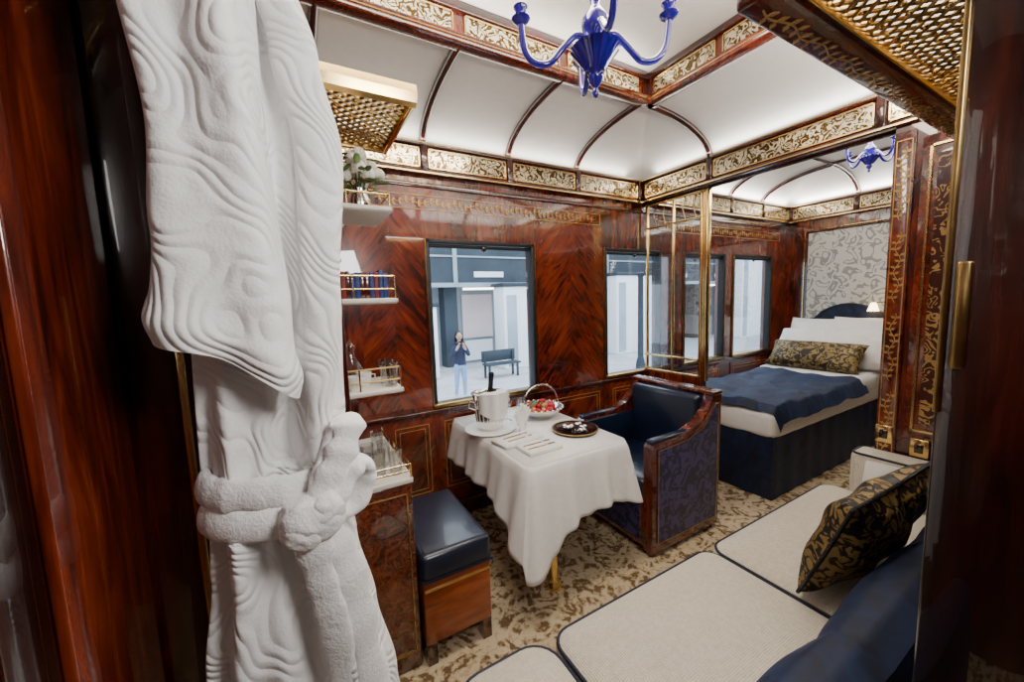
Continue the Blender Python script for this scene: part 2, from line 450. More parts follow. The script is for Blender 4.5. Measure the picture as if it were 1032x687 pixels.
for m0, m1 in zip(marks, marks[1:]):
    b.box(m0 + .04, m1 - .04, Yb - .006, Yb + .002, 2.915, 3.005, M_etch); b.box(m0 + .04, m1 - .04, Ya - .002, Ya + .006, 2.915, 3.005, M_etch)
    rect_line(b, 'y', Yb - .006, m0 + .03, m1 - .03, 2.908, 3.012, .007, M_gold, .005, -1)
    rect_line(b, 'y', Ya + .006, m0 + .03, m1 - .03, 2.908, 3.012, .007, M_gold, .005, 1)
for m0, m1 in ((.93, 1.4), (1.4, 1.87)):
    b.box(X1 - .006, X1 + .002, m0 + .03, m1 - .03, 2.915, 3.005, M_etch)
    rect_line(b, 'x', X1 - .006, m0 + .02, m1 - .02, 2.908, 3.012, .007, M_gold, .005, -1)
b.box(-.3, X1, Yb - .054, Yb - .048, 2.872, 2.878, M_gold); b.box(X1 - .054, X1 - .048, Ya, Yb, 2.872, 2.878, M_gold)
b.make()
b = B('trim_ribs')
def rib(fn):
    b.tube([fn(i / 16 * pi / 2) for i in range(17)], .025, M_woodd, 8)
for x in (.18, .83, 1.48, 2.13):
    rib(lambda a: (x, YW - R + (R - .015) * cos(a), ZC + (HC - .008) * sin(a)))
    rib(lambda a: (x, YC + R - (R - .015) * cos(a), ZC + (HC - .008) * sin(a)))
for y in (.9, 1.9): rib(lambda a: (XP - R + (R - .015) * cos(a), y, ZC + (HC - .008) * sin(a)))
for x in (3.65, 4.3, 4.95):
    rib(lambda a: (x, YW - R + (R - .015) * cos(a), ZC + (HC - .008) * sin(a)))
for y in (.9, 1.9): rib(lambda a: (XE - R + (R - .015) * cos(a), y, ZC + (HC - .008) * sin(a)))
b.tube([(3.7, .9, 2.87), (4.9, .9, 2.87), (4.9, 1.9, 2.87), (3.7, 1.9, 2.87)], .018, M_woodd, 6, True)
b.make()

# ---------------------------------------------------------------- windows
for k, (x0, x1) in enumerate(WINS):
    b = B('window_%d' % (k + 1))
    for a0, a1 in ((x0 - .015, x0 + .012), (x1 - .012, x1 + .015)):
        b.box(a0, a1, YW - .012, YW + .06, SILL - .015, HEAD + .015, M_dark, .004)
    b.box(x0 - .015, x1 + .015, YW - .012, YW + .06, HEAD - .012, HEAD + .015, M_dark, .004)
    b.box(x0 - .02, x1 + .02, YW - .022, YW + .06, SILL - .02, SILL + .008, M_goldd, .004)
    for x in (x0 - .02, x1 + .015): b.box(x, x + .005, YW - .014, YW, SILL - .02, HEAD + .015, M_goldd)
    b.box(x0, x1, YW + .055, YW + .06, SILL, HEAD, M_pane)
    c = (x0 + x1) / 2
    b.tube([(x0 + .02, YW + .02, HEAD - .028), (x1 - .02, YW + .02, HEAD - .028)], .013, M_dark, 10)
    b.ell((c, YW - .005, HEAD - .04), .02, .012, .022, M_black)
    b.make()

b = B('glass_screen')
YS = YW - .03
b.box(XP + .02, XP + .08, 1.96, YS, 0, .88, M_wood)
b.box(XP + .005, XP + .02, 2.0, YS - .01, .15, .8, M_ven_a, .003)
z0, z1 = .88, 2.435
for y in (1.96, 2.0 - .015, 2.26, 2.54):
    b.box(XP + .03, XP + .06, y, y + (.022 if y != 2.26 else .012), z0, z1, M_gold, .004)
b.box(XP + .02, XP + .07, 1.93, 1.96, z0 - .02, z1, M_gold, .006)
for z in (z0, 1.02, 2.2, z1 - .03): b.box(XP + .03, XP + .06, 1.96, YS, z, z + .018, M_gold, .004)
b.box(XP + .042, XP + .047, 1.97, YS, z0, z1, M_pane)
for y in (2.05, 2.15, 2.35, 2.45):
    b.tube([(XP + .044, y, 2.22), (XP + .044, y + .03, 2.32), (XP + .044, y, 2.4)], .005, M_gold, 6)
b.make()

# ---------------------------------------------------------------- dining table
TX0, TX1, TY0, TY1, TZ = .95, 1.63, 1.55, 2.56, .75
b = B('dining_table')
b.box(TX0 + .01, TX1 - .01, TY0 + .01, TY1, TZ - .03, TZ - .004, M_woodd, .004)
lx, ly = 1.13, 1.62
b.lathe([(.0, 0), (.045, 0), (.045, .012), (.03, .03), (.024, .05), (.022, .3), (.022, .68), (.035, .71), (.04, TZ - .03), (0, TZ - .03)], (lx, ly, 0), M_gold)
b.make()
b = B('tablecloth')
rc = .05
def perim():
    P = []
    def l2(p, q, t): return (lerp(p[0], q[0], t), lerp(p[1], q[1], t))
    def seg(p, q, nrm, n):
        for i in range(n): P.append((Vector(l2(p, q, i / n)), Vector(nrm)))
    seg((TX0, TY1), (TX0, TY0 + rc), (-1, 0), 60)
    for i in range(16):
        a = pi + i / 16 * pi / 2; n = (cos(a), sin(a)); P.append((Vector((TX0 + rc + rc * n[0], TY0 + rc + rc * n[1])), Vector(n)))
    seg((TX0 + rc, TY0), (TX1 - rc, TY0), (0, -1), 50)
    for i in range(16):
        a = 1.5 * pi + i / 16 * pi / 2; n = (cos(a), sin(a)); P.append((Vector((TX1 - rc + rc * n[0], TY0 + rc + rc * n[1])), Vector(n)))
    seg((TX1, TY0 + rc), (TX1, TY1), (1, 0), 60); P.append((Vector((TX1, TY1)), Vector((1, 0))))
    return P
P = perim(); NP = len(P) - 1
i1, i2 = 68, 134
def hem(i):
    g1 = math.exp(-((i - i1) / 14) ** 2); g2 = math.exp(-((i - i2) / 12) ** 2)
    base = .27 if i < i1 else (lerp(.36, .27, (i - i1) / (i2 - i1)) if i < i2 else .24)
    return base + .17 * g1 + .08 * g2, g1, g2
def cloth(u, v):
    i = min(NP, int(round(u * NP))); p, n = P[i]; L, g1, g2 = hem(i)
    d = v * L
    fl = .012 * min(1, v * 8) + v * (.05 + .07 * g1 + .02 * g2)
    if i > i2: fl = .012 * min(1, v * 8) + v * .035
    rip = v * (.016 * sin(i * .30) + .010 * sin(i * .63 + 1)) * (1.0 if i < i2 + 8 else .5)
    q = p + n * (fl + rip)
    return (q.x, q.y, TZ + .003 - d + (.004 * sin(i * .3) if v == 1 else 0))
b.grid(cloth, NP, 18, M_linen)
b.add([(p.x, p.y, TZ + .003) for p, n in P], [tuple(range(NP + 1))], M_linen, True)
ob = b.make(); md = ob.modifiers.new('s', 'SOLIDIFY'); md.thickness = .003; md.offset = 1

ZT0 = TZ + .007
b = B('champagne_bucket'); c = (1.05, 2.18, ZT0)
b.lathe([(0, 0), (.14, 0), (.165, .012), (.16, .016), (.1, .01), (0, .01)], c, M_linen, 36)
prof = [(0, .012), (.07, .012), (.078, .03), (.085, .06), (.1, .2), (.112, .235), (.118, .245), (.11, .245), (.1, .232), (.092, .19), (.08, .05), (0, .045)]
b.lathe(prof, c, M_silver, 40)
for i in range(20):
    a = 2 * pi * i / 20
    b.tube([(c[0] + cos(a) * r, c[1] + sin(a) * r, c[2] + z) for r, z in ((.08, .04), (.087, .07), (.1, .19))], .004, M_silver, 6)
for sg in (1, -1):
    b.tube([(c[0] + sg * .105, c[1], c[2] + .2), (c[0] + sg * .14, c[1], c[2] + .21), (c[0] + sg * .145, c[1], c[2] + .17), (c[0] + sg * .1, c[1], c[2] + .15)], .007, M_silver, 8)
def nap(u, v):
    a = lerp(-2.6, -.2, u); L = .12 + .05 * sin(u * pi)
    if v < .25: r = lerp(.05, .121, v / .25); z = .258 - .004 * v
    else: r = .121 - .012 * (v - .25) + .004 * sin(u * 22); z = .257 - (v - .25) / .75 * L
    return (c[0] + cos(a) * r, c[1] + sin(a) * r, c[2] + z)
b.grid(nap, 40, 16, M_linen)
b.make()
b = B('champagne_bottle')
Mt = Matrix.Rotation(math.radians(6), 3, 'Y')
b.lathe([(0, 0), (.035, .004), (.038, .02), (.038, .13), (.03, .17), (.016, .21), (.0145, .25)], (1.045, 2.19, ZT0 + .065), M_bottle, 20, Mt)
b.lathe([(.0165, .215), (.0165, .28), (.019, .285), (.019, .3), (.014, .31), (0, .312)], (1.045, 2.19, ZT0 + .065), M_foil, 20, Mt)
b.make()
b = B('folded_napkin')
for k in range(7):
    a = (k - 3) * .16
    def fn(u, v, k=k, a=a):
        h = v * (.18 - abs(k - 3) * .012); w = (u - .5) * .07 * (1 - v * .5)
        return (1.20 + sin(a) * h + w * .8, 2.02 + (k - 3) * .007 + .012 * sin(u * pi * 2) * v + w * .3, ZT0 + .001 + cos(a) * h)
    b.grid(fn, 6, 10, M_linen)
ob = b.make(); md = ob.modifiers.new('s', 'SOLIDIFY'); md.thickness = .002
for k, (gx, gy) in enumerate(((1.265, 2.14), (1.225, 2.27))):
    b = B('wine_glass')
    b.lathe([(0, 0), (.033, 0), (.033, .003), (.005, .01), (.004, .08), (.012, .09), (.03, .11), (.035, .14), (.031, .18), (.029, .18), (.033, .14), (.028, .112), (.0, .095)], (gx, gy, ZT0), M_glass, 22); b.make()
b = B('fruit_basket'); c = Vector((1.47, 2.22, ZT0))
b.lathe([(0, 0), (.07, 0), (.075, .008), (.1, .02), (.14, .05), (.158, .075), (.152, .075), (.13, .05), (0, .03)], c, M_silver, 36)
for i in range(24):
    a = 2 * pi * i / 24
    b.ell(c + Vector((cos(a) * .156, sin(a) * .156, .076)), .012, .012, .008, M_silver, None, 8, 6)
b.tube([c + Vector((cos(a) * .155, .0, .07 + sin(a) * .16)) for a in [pi * i / 20 for i in range(21)]], .006, M_silver, 8)
for i in range(46):
    a = random.uniform(0, 2 * pi); r = .12 * math.sqrt(random.random())
    m = random.choice([M_red, M_red, M_red, M_orange, M_green]); s_ = random.uniform(.014, .022)
    b.ell(c + Vector((cos(a) * r, sin(a) * r, .06 + .05 * (1 - r / .13) + random.uniform(-.006, .008))), s_, s_, s_, m, None, 10, 8)
for i in range(12):
    a = random.uniform(0, 2 * pi); M = Matrix.Rotation(a, 3, 'Z') @ Matrix.Rotation(.6, 3, 'Y')
    b.ell(c + Vector((cos(a) * .07, sin(a) * .07, .1)), .035, .014, .003, M_green, M, 8, 6)
b.make()
b = B('serving_tray'); c = (1.48, 1.85, ZT0)
b.lathe([(0, 0), (.12, 0), (.14, .012), (.145, .012), (.145, .016), (.135, .016), (.118, .005), (0, .005)], c, M_black, 40)
b.lathe([(.138, .014), (.146, .014), (.146, .019), (.138, .019)], c, M_goldd, 40)
b.lathe([(0, .006), (.03, .006), (.035, .012), (.055, .03), (.058, .032), (.05, .032), (.03, .02), (0, .018)], (c[0] - .03, c[1] + .03, c[2]), M_silver, 24)
b.ell((c[0] - .03, c[1] + .03, c[2] + .03), .035, .035, .012, M_silver, None, 12, 8)
for q in ((.05, -.02), (.06, .04), (.01, -.06)):
    b.ell((c[0] + q[0], c[1] + q[1], c[2] + .02), .028, .02, .014, M_silver, None, 12, 8)
b.make()
for k, (px, py) in enumerate(((1.09, 1.90), (1.13, 1.73))):
    b = B('place_setting'); ro = Matrix.Translation((px, py, ZT0)) @ Matrix.Rotation(.12 - k * .1, 4, 'Z')
    w = .14 if k == 0 else .11
    b.box(-w, w, -.078, .078, 0, .022, M_paper, .006, ro)
    b.box(-w + .015, w - .015, -.062, .062, .0215, .024, M_linen, .001, ro)
    for yy in (-.03, .02):
        b.box(-.09, .03, yy - .004, yy + .004, .0245, .029, M_goldd, .001, ro)
        b.box(.03, .085, yy - .010, yy + .010, .0245, .029, M_silver, .0015, ro)
    b.make()

# ---------------------------------------------------------------- armchair
b = B('armchair')
CX0, CX1, CY0, CY1 = 1.755, 2.42, 1.48, 2.17
side = [(CX0, .03), (CX1 - .02, .03), (CX1, .92), (CX1 - .09, .92), (CX1 - .13, .84), (CX1 - .22, .77), (CX1 - .36, .725), (CX0 + .02, .71), (CX0, .69)]
ins = [(CX0 + .045, .09), (CX1 - .055, .09), (CX1 - .04, .87), (CX1 - .07, .87), (CX1 - .1, .82), (CX1 - .2, .73), (CX1 - .35, .685), (CX0 + .045, .67)]
for y0, y1, f in ((CY0, CY0 + .065, -1), (CY1 - .065, CY1, 1)):
    b.prism(side, 'y', y0, y1, M_wood)
    if f < 0: b.prism(ins, 'y', y0 - .008, y0 + .01, M_damask)
    else: b.prism(ins, 'y', y1 - .01, y1 + .008, M_damask)
    ip = [(x, (y0 - .008) if f < 0 else (y1 + .008), z) for x, z in ins]
    b.tube(ip, .0035, M_goldd, 6, True)
    b.box(CX0 + .01, CX1 - .3, min(y0, y1) + .004, max(y0, y1) - .004, .705, .735, M_navyl, .012)
b.box(CX1 - .07, CX1, CY0 + .03, CY1 - .03, .07, .92, M_wood, .008)
b.box(CX1 - .095, CX1 + .01, CY0 - .005, CY1 + .005, .918, .948, M_wood, .01)
b.box(CX1 - .17, CX1 - .06, CY0 + .06, CY1 - .06, .42, .915, M_navyl, .035, None, 4)
b.box(CX0, CX1 - .1, CY0 + .06, CY1 - .06, .05, .34, M_wood, .006)
b.box(CX0 - .004, CX0 + .01, CY0 + .09, CY1 - .09, .08, .31, M_damask)
b.box(CX0 - .005, CX1 - .14, CY0 + .065, CY1 - .065, .34, .47, M_navyl, .035, None, 4)
for y0, y1 in ((CY0 + .06, CY0 + .085), (CY1 - .085, CY1 - .06)): b.box(CX0 + .02, CX1 - .12, y0, y1, .45, .70, M_navyl, .01)
for x in (CX0 + .03, CX1 - .06):
    for y in (CY0 + .035, CY1 - .035): b.cyl((x, y, 0), (x, y, .05), .022, .03, M_woodd, 10)
b.make()

b = B('dining_stool')
b.box(.385, .70, 1.52, 2.05, .10, .40, M_woodo, .006)
b.box(.39, .695, 1.514, 1.522, .35, .36, M_inlay)
b.box(.378, .71, 1.51, 2.06, .39, .515, M_navyl, .03, None, 4)
b.box(.380, .712, 1.508, 2.062, .395, .405, M_pipe)
for x in (.41, .675):
    for y in (1.545, 2.02): b.prism([(x - .022, y - .022), (x + .022, y - .022), (x + .022, y + .022), (x - .022, y + .022)], 'z', 0, .11, M_woodd)
b.make()

# ---------------------------------------------------------------- cabinet and shelves
b = B('side_cabinet')
b.box(.045, .37, 1.55, 2.15, 0, .84, M_burl, .004)
b.box(.045, .378, 1.545, 2.16, .84, .865, M_plast, .005)
rect_line(b, 'y', 1.55, .07, .35, .08, .8, .005, M_goldd, .003, -1)
rect_line(b, 'x', .37, 1.58, 2.12, .08, .8, .005, M_goldd, .003, 1)
for (x, y) in ((.37, 1.55), (.37, 1.85), (.37, 2.14), (.2, 1.55)): b.cyl((x, y, .865), (x, y, .925), .004, .004, M_gold, 8)
for z in (.895, .922): b.tube([(.06, 1.55, z), (.37, 1.55, z), (.37, 2.14, z)], .004, M_gold, 6)
b.make()
b = B('glassware_shelf')
b.box(.042, .155, 1.50, 1.542, .87, 2.25, M_woodd, .004)
b.box(.042, .06, 1.545, 2.1, .93, 2.25, M_wood, .003)
for z in (1.25, 1.61, 1.96):
    b.box(.06, .36, 1.55, 1.85, z - .022, z, M_plast, .004)
    b.box(.06, .364, 1.544, 1.552, z - .018, z - .002, M_plast, .002)
    b.box(.358, .364, 1.544, 1.852, z - .018, z - .002, M_plast, .002)
    for (x, y) in ((.355, 1.555), (.355, 1.70), (.355, 1.845), (.2, 1.555)): b.cyl((x, y, z), (x, y, z + .09 - (.04 if z > 1.9 else 0)), .0035, .0035, M_gold, 8)
    for dz in ((.035, .085) if z < 1.9 else (.045,)): b.tube([(.16, 1.555, z + dz), (.355, 1.555, z + dz), (.355, 1.845, z + dz)], .0035, M_gold, 6)
b.make()
b = B('books'); x = .165
while x < .33:
    w = random.uniform(.012, .022); h = random.uniform(.095, .115)
    b.box(x, x + w, 1.6, 1.7, 1.6105, 1.61 + h, random.choice([M_book1, M_book1, M_book1, M_book2, M_woodd]), .002); x += w + .001
b.make()
def tumblers(name, spots, z, h):
    b = B(name)
    for (x, y) in spots:
        b.lathe([(0, 0), (.024, 0), (.03, h), (.028, h), (.022, .006), (0, .006)], (x, y, z), M_glass, 18)
    b.make()
tumblers('tumblers', [(.325, 1.60), (.325, 1.68)], 1.2505, .1)
b = B('teacups')
for (x, y) in ((.185, 1.61), (.235, 1.69)):
    b.lathe([(0, 0), (.018, 0), (.028, .025), (.031, .055), (.028, .055), (.024, .02), (0, .008)], (x, y, 1.2505), M_porc, 20)
    b.tube([(x + .028, y, 1.295), (x + .044, y, 1.292), (x + .044, y, 1.27), (x + .026, y, 1.268)], .003, M_porc, 6)
b.make()
b = B('decanter'); b.lathe([(0, 0), (.04, 0), (.045, .06), (.015, .12), (.015, .15), (.02, .152), (.02, .16), (0, .19)], (.2, 1.79, 1.2505), M_glass, 20); b.make()
tumblers('tumblers', [(.2, 1.62), (.26, 1.63), (.325, 1.62), (.23, 1.74), (.3, 1.74), (.3, 1.9)], .8655, .11)
b = B('flower_vase'); c = Vector((.27, 1.68, 1.9605))
b.lathe([(0, 0), (.03, 0), (.045, .03), (.03, .07), (.035, .09), (.028, .085), (0, .02)], c, M_silver, 20)
for i in range(16):
    a = i * 2.4; r = .02 + .065 * (i / 16); p = c + Vector((cos(a) * r, sin(a) * r, .13 + .09 * (1 - r / .08) + .03 * sin(i)))
    b.tube([c + Vector((0, 0, .05)), p], .002, M_green, 5)
    for k in range(6):
        aa = k * pi / 3
        b.ell(p + Vector((cos(aa) * .013, sin(aa) * .013, 0)), .016, .016, .02, M_petal, None, 8, 6)
    b.ell(p + Vector((0, 0, .008)), .016, .016, .018, M_petal, None, 8, 6)
for i in range(30):
    a = random.uniform(0, 2 * pi); r = random.uniform(.04, .1); M = Matrix.Rotation(a, 3, 'Z') @ Matrix.Rotation(random.uniform(-.3, .9), 3, 'Y')
    b.ell(c + Vector((cos(a) * r, sin(a) * r, random.uniform(.07, .22))), .035, .014, .003, M_green, M, 8, 6)
b.make()

def rack(name, x0, x1, y0, y1, z, back):
    b = B(name)
    fy = y0 if back > 0 else y1
    prof = [(0, -.03), (-.02, -.02), (-.028, .01), (-.02, .04), (0, .05)]
    s_ = 1 if back > 0 else -1
    b.prism([(fy + s_ * p[0], z + p[1]) for p in prof], 'x', x0, x1, M_gold)
    b.box(x1 - .02, x1, y0, y1, z - .025, z + .035, M_gold, .006); b.box(x0, x0 + .02, y0, y1, z - .02, z + .02, M_gold, .006)
    by = y1 if back > 0 else y0
    b.box(x0, x1, min(by, by - s_ * .02), max(by, by - s_ * .02), z - .02, z + .02, M_goldd, .004)
    W = x1 - x0; D = y1 - y0; st = .042; n = int((W + D) / st)
    for i in range(1, n):
        s0 = i * st
        xa = x0 + min(s0, W); ya = y0 + max(0, s0 - W); xb = x0 + max(0, s0 - D); yb = y0 + min(s0, D)
        b.tube([(xa, ya, z), (xb, yb, z)], .0055, M_goldd, 5)
        b.tube([(x0 + x1 - xa, ya, z - .004), (x0 + x1 - xb, yb, z - .004)], .0055, M_goldd, 5)
    for i in range(int(W / .06)):
        for j in range(int(D / .06)):
            b.ell((x0 + .03 + i * .06, y0 + .03 + j * .06, z - .003), .011, .011, .006, M_gold, None, 8, 5)
    if back < 0:
        for x in (x0 + .05, x1 - .05):
            b.tube([(x, by - s_ * .005, z - .16), (x, by - s_ * .05, z - .12), (x, by - s_ * .12, z - .03), (x, by - s_ * .2, z)], .007, M_gold, 8)
    return b
rack('luggage_rack', .045, .44, 1.42, 1.92, 2.31, 1).make()
rb = rack('luggage_rack', 1.0, 2.86, YC + .015, .53, 2.32, -1)
rb.box(1.0, 2.86, .50, .60, 2.262, 2.31, M_wood, .010)
rb.box(1.0, 2.86, .495, .50, 2.27, 2.30, M_gold, .001)
vine(rb, (1.05, .56, 2.2605), (1, 0, 0), (0, 1, 0), 1.75, .008, M_inlay, .07, .028)
rb.make()

# ---------------------------------------------------------------- chandelier
def chandelier(c, s, zt):
    b = B('chandelier'); c = Vector(c)
    S = lambda L: [(r * s, z * s) for r, z in L]
    b.lathe(S([(0, -.17), (.008, -.165), (.014, -.15), (.007, -.135), (.02, -.12), (.028, -.1), (.016, -.085), (.04, -.06), (.07, -.02), (.085, 0), (.07, .004), (.03, .01), (.025, .03), (.045, .06), (.05, .09), (.03, .12), (.016, .14), (.02, .17), (.03, .2), (.014, .23), (.012, .3)]), c, M_cobalt, 28)
    for i in range(16):
        a = 2 * pi * i / 16
        b.tube([c + Vector((cos(a) * r, sin(a) * r, z)) * s for r, z in ((.03, -.075), (.058, -.035), (.086, 0))], .006 * s, M_cobalt, 6)
    b.tube([c + Vector((0, 0, .28 * s)), (c.x, c.y, zt)], .007, M_gold, 8)
    b.lathe([(0, 0), (.05, 0), (.045, -.02), (.01, -.035), (0, -.035)], (c.x, c.y, zt), M_cobalt, 20)
    for k in range(4):
        a = k * pi / 2 + math.radians(-29); d = Vector((cos(a), sin(a), 0))
        ctrl = [(.03, .03), (.07, .045), (.12, .0), (.165, -.045), (.215, -.045), (.25, -.01), (.262, .05), (.265, .09)]
        pts = []
        for i in range(len(ctrl) - 1):
            for q in range(4):
                p0 = ctrl[max(i - 1, 0)]; p1 = ctrl[i]; p2 = ctrl[i + 1]; p3 = ctrl[min(i + 2, len(ctrl) - 1)]; t_ = q / 4
                f_ = lambda a0, a1, a2, a3: .5 * (2 * a1 + (a2 - a0) * t_ + (2 * a0 - 5 * a1 + 4 * a2 - a3) * t_ ** 2 + (3 * a1 - a0 - 3 * a2 + a3) * t_ ** 3)
                pts.append(c + (d * f_(p0[0], p1[0], p2[0], p3[0]) + Vector((0, 0, f_(p0[1], p1[1], p2[1], p3[1])))) * s)
        b.tube(pts, .012 * s, M_cobalt, 10)
        b.lathe(S([(0, 0), (.012, 0), (.030, .014), (.034, .02), (.014, .014), (.016, .025), (.02, .05), (.026, .058), (.015, .055), (0, .02)]), c + d * .265 * s + Vector((0, 0, .085 * s)), M_cobalt, 18)
    return b.make()
chandelier((1.02, 1.12, 2.475), 1.0, 3.06)
chandelier((4.3, 1.4, 2.68), .75, 2.875)

# ---------------------------------------------------------------- sofa
b = B('sofa')
def rrect(x0, x1, y0, y1, r, z, n=6):
    P = []
    for cx, cy, a0 in ((x1 - r, y1 - r, 0), (x0 + r, y1 - r, pi / 2), (x0 + r, y0 + r, pi), (x1 - r, y0 + r, 1.5 * pi)):
        for i in range(n + 1):
            a = a0 + i / n * pi / 2; P.append(Vector((cx + r * cos(a), cy + r * sin(a), z)))
    return P
def cushion(x0, x1, y0, y1, z0, z1, r, e=.045, crown=.045):
    rings = [(e, z0), (e * .3, z0 + e * .3), (0, z0 + e), (0, z1 - e), (e * .10, z1 - e * .65), (e * .35, z1 - e * .30), (e * .75, z1 - e * .08), (e * 1.2, z1 + .004)]
    R_ = []
    for off, z in rings: R_.append(rrect(x0 + off, x1 - off, y0 + off, y1 - off, max(.01, r - off * .5), z))
    cx, cy = (x0 + x1) / 2, (y0 + y1) / 2; n = len(R_[0])
    for k, f in enumerate((.93, .85, .72, .55, .35, .15)):
        R_.append([Vector((lerp(cx, p.x, f), lerp(cy, p.y, f), z1 + .004 + (crown - .004) * (1 - f ** 3))) for p in R_[7]])
    vs = [p for ring in R_ for p in ring]
    fs = [(i * n + j, i * n + (j + 1) % n, (i + 1) * n + (j + 1) % n, (i + 1) * n + j) for i in range(len(R_) - 1) for j in range(n)]
    fs.append(tuple((len(R_) - 1) * n + j for j in range(n))); fs.append(tuple(range(n)))
    b.add(vs, fs, M_weave, True)
    b.tube(rrect(x0 + e * .15, x1 - e * .15, y0 + e * .15, y1 - e * .15, r, z1 - e * .5), .0065, M_pipe, 8, True)
    b.tube(rrect(x0 + e * .3, x1 - e * .3, y0 + e * .3, y1 - e * .3, r, z0 + e * .35), .006, M_pipe, 8, True)
b.box(.32, 2.88, .24, .97, .06, .28, M_weave, .02)
b.box(.34, 2.86, .26, .955, 0, .07, M_woodd)
cushion(.30, .666, .34, 1.02, .27, .445, .10)
cushion(.670, 1.560, .34, 1.01, .27, .445, .07)
cushion(1.564, 2.70, .34, 1.01, .27, .445, .07)
prof_b = [(.46, .36), (.46, .48), (.44, .60), (.415, .67), (.375, .715), (.33, .725), (.27, .70), (.25, .5), (.25, .3)]
def backr(u, v):
    x = lerp(.35, 2.70, u)
    t_ = v * (len(prof_b) - 1); i = min(int(t_), len(prof_b) - 2); q = t_ - i
    y = lerp(prof_b[i][0], prof_b[i + 1][0], q); z = lerp(prof_b[i][1], prof_b[i + 1][1], q)
    puff = .014 * abs(sin(u * pi * 3)) ** .5 + .012 * noise.noise(Vector((x * 5, z * 5, 0)))
    return (x, y + (puff if v < .55 else 0), z + puff * (1 if .3 < v < .8 else 0))
b.grid(backr, 160, 32, M_velvet)
for x in (.35, 2.70): b.prism(prof_b, 'x', x - .004, x + .004, M_velvet)
b.box(2.72, 2.885, .28, .90, .1, .66, M_weave, .035, None, 4)
b.tube(rrect(2.73, 2.875, .29, .89, .03, .65), .007, M_pipe, 8, True)
b.make()
b = B('letter_card')
b.box(-.08, .08, -.11, .11, 0, .003, M_paper, .001, Matrix.Translation((2.64, .70, .492)) @ Matrix.Rotation(.12, 4, 'Z') @ Matrix.Rotation(-1.05, 4, 'Y') @ Matrix.Translation((.08, 0, 0)))
b.make()

b = B('throw_pillow')
c = Vector((1.77, .53, .700))
M = Matrix.Rotation(math.radians(-4), 3, 'Z') @ Matrix.Rotation(math.radians(112), 3, 'X') @ Matrix.Rotation(math.radians(7), 3, 'Z')
b.pillow(c, .50, .46, .19, M_brocade, M, 26, .08)
edge = []
for i in range(180):
    q = i / 45; k = int(q); f = q - k; a = f * 2 - 1
    pin = 1 - .08 * (1 - a * a)
    loc = [(a * .25, -.23 * pin), (.25 * pin, a * .23), (-a * .25, .23 * pin), (-.25 * pin, -a * .23)][k]
    p = M @ Vector((loc[0], loc[1], 0)) + c
    o = (M @ Vector((loc[0], loc[1], 0))).normalized()
    edge.append(p)
    if p.z > .52: b.tube([p, p + o * .016 + Vector((0, 0, -.006)), p + o * .034 + Vector((random.uniform(-.004, .004), 0, -.014))], .0036, M_dark, 5)
b.tube(edge, .007, M_dark, 6, True)
b.make()

# ---------------------------------------------------------------- bed
b = B('bed')
BX0, BX1, BY0, BY1 = 3.03, 5.43, 1.45, 2.36
b.box(BX0 + .02, BX1, BY0 + .02, BY1, 0.02, .5, M_velvet, .01)
def skirt(u, v):
    L1 = BX1 - BX0; L2 = BY1 - BY0; d = u * (L1 + L2)
    w = .004 * sin(d * 26)
    if d < L1: return (BX1 - d, BY0 + w, lerp(.005, .5, v))
    return (BX0 + w, BY0 + d - L1, lerp(.005, .5, v))
b.grid(skirt, 240, 4, M_velvet)
b.box(BX0 - .012, BX1, BY0 - .015, BY1 + .01, .47, .69, M_linen, .06, None, 5)
def duv(u, v):
    x = lerp(3.02, 4.60, u); y = lerp(BY0 - .045, BY1, v)
    z = .712 + .035 * math.sqrt(max(0, min(1, min(v, 1 - v) * 8))) + .008 * sin(x * 14 + y * 9) + .006 * sin(y * 23 - x * 6) + .010 * noise.noise(Vector((x * 9, y * 9, 0)))
    if v < .05: z -= .10 * (1 - v / .05)
    if u < .025: z -= .06 * (1 - u / .025)
    return (x + .02 * sin(y * 6), y, z)
b.grid(duv, 120, 90, M_throw)
b.box(4.52, BX1, BY0 - .02, BY1 + .01, .58, .765, M_linen, .06, None, 4)
b.make()
b = B('headboard')
hb = [(1.40, .0)] + [(1.40, 1.18), (1.44, 1.22), (1.52, 1.23)] + [(lerp(1.56, 2.2, i / 10), 1.25 + .17 * sin(pi * i / 10) ** .7 if 0 < i < 10 else 1.25) for i in range(11)] + [(2.26, 1.23), (2.34, 1.22), (2.38, 1.18), (2.38, .0)]
b.prism(hb, 'x', 5.455, 5.57, M_velvet)
b.tube([(5.452, y, z) for y, z in hb], .012, M_pipe, 8)
b.make()
def bpil(name, c, w, h, t, rx, mat, rz=0, wr=.012):
    b = B(name)
    M = Matrix.Rotation(rz, 3, 'Z') @ Matrix.Rotation(-rx, 3, 'Y') @ Matrix.Rotation(pi / 2, 3, 'Z')
    b.pillow(c, w, h, t, mat, M, 28, .06, wr)
    return b.make()
bpil('bed_pillow', (5.29, 1.66, 1.02), .62, .56, .25, math.radians(68), M_linen, .08)
bpil('bed_pillow', (5.29, 2.13, 1.01), .58, .54, .25, math.radians(68), M_linen, -.05)
bpil('bed_pillow', (5.00, 1.64, .965), .64, .50, .27, math.radians(42), M_linen, .18)
bpil('bed_pillow', (5.03, 2.12, .95), .58, .48, .25, math.radians(50), M_linen, 0)
bpil('bolster_pillow', (4.70, 1.90, .905), .84, .34, .19, math.radians(50), M_bolster, 0, .006)
b = B('reading_lamp')
b.lathe([(0, 0), (.03, 0), (.03, .01), (0, .012)], (5.59, 1.47, 1.45), M_gold, 16, Matrix.Rotation(-pi / 2, 3, 'Y'))
b.tube([(5.585, 1.47, 1.45), (5.54, 1.5, 1.47), (5.5, 1.56, 1.44)], .007, M_gold, 8)
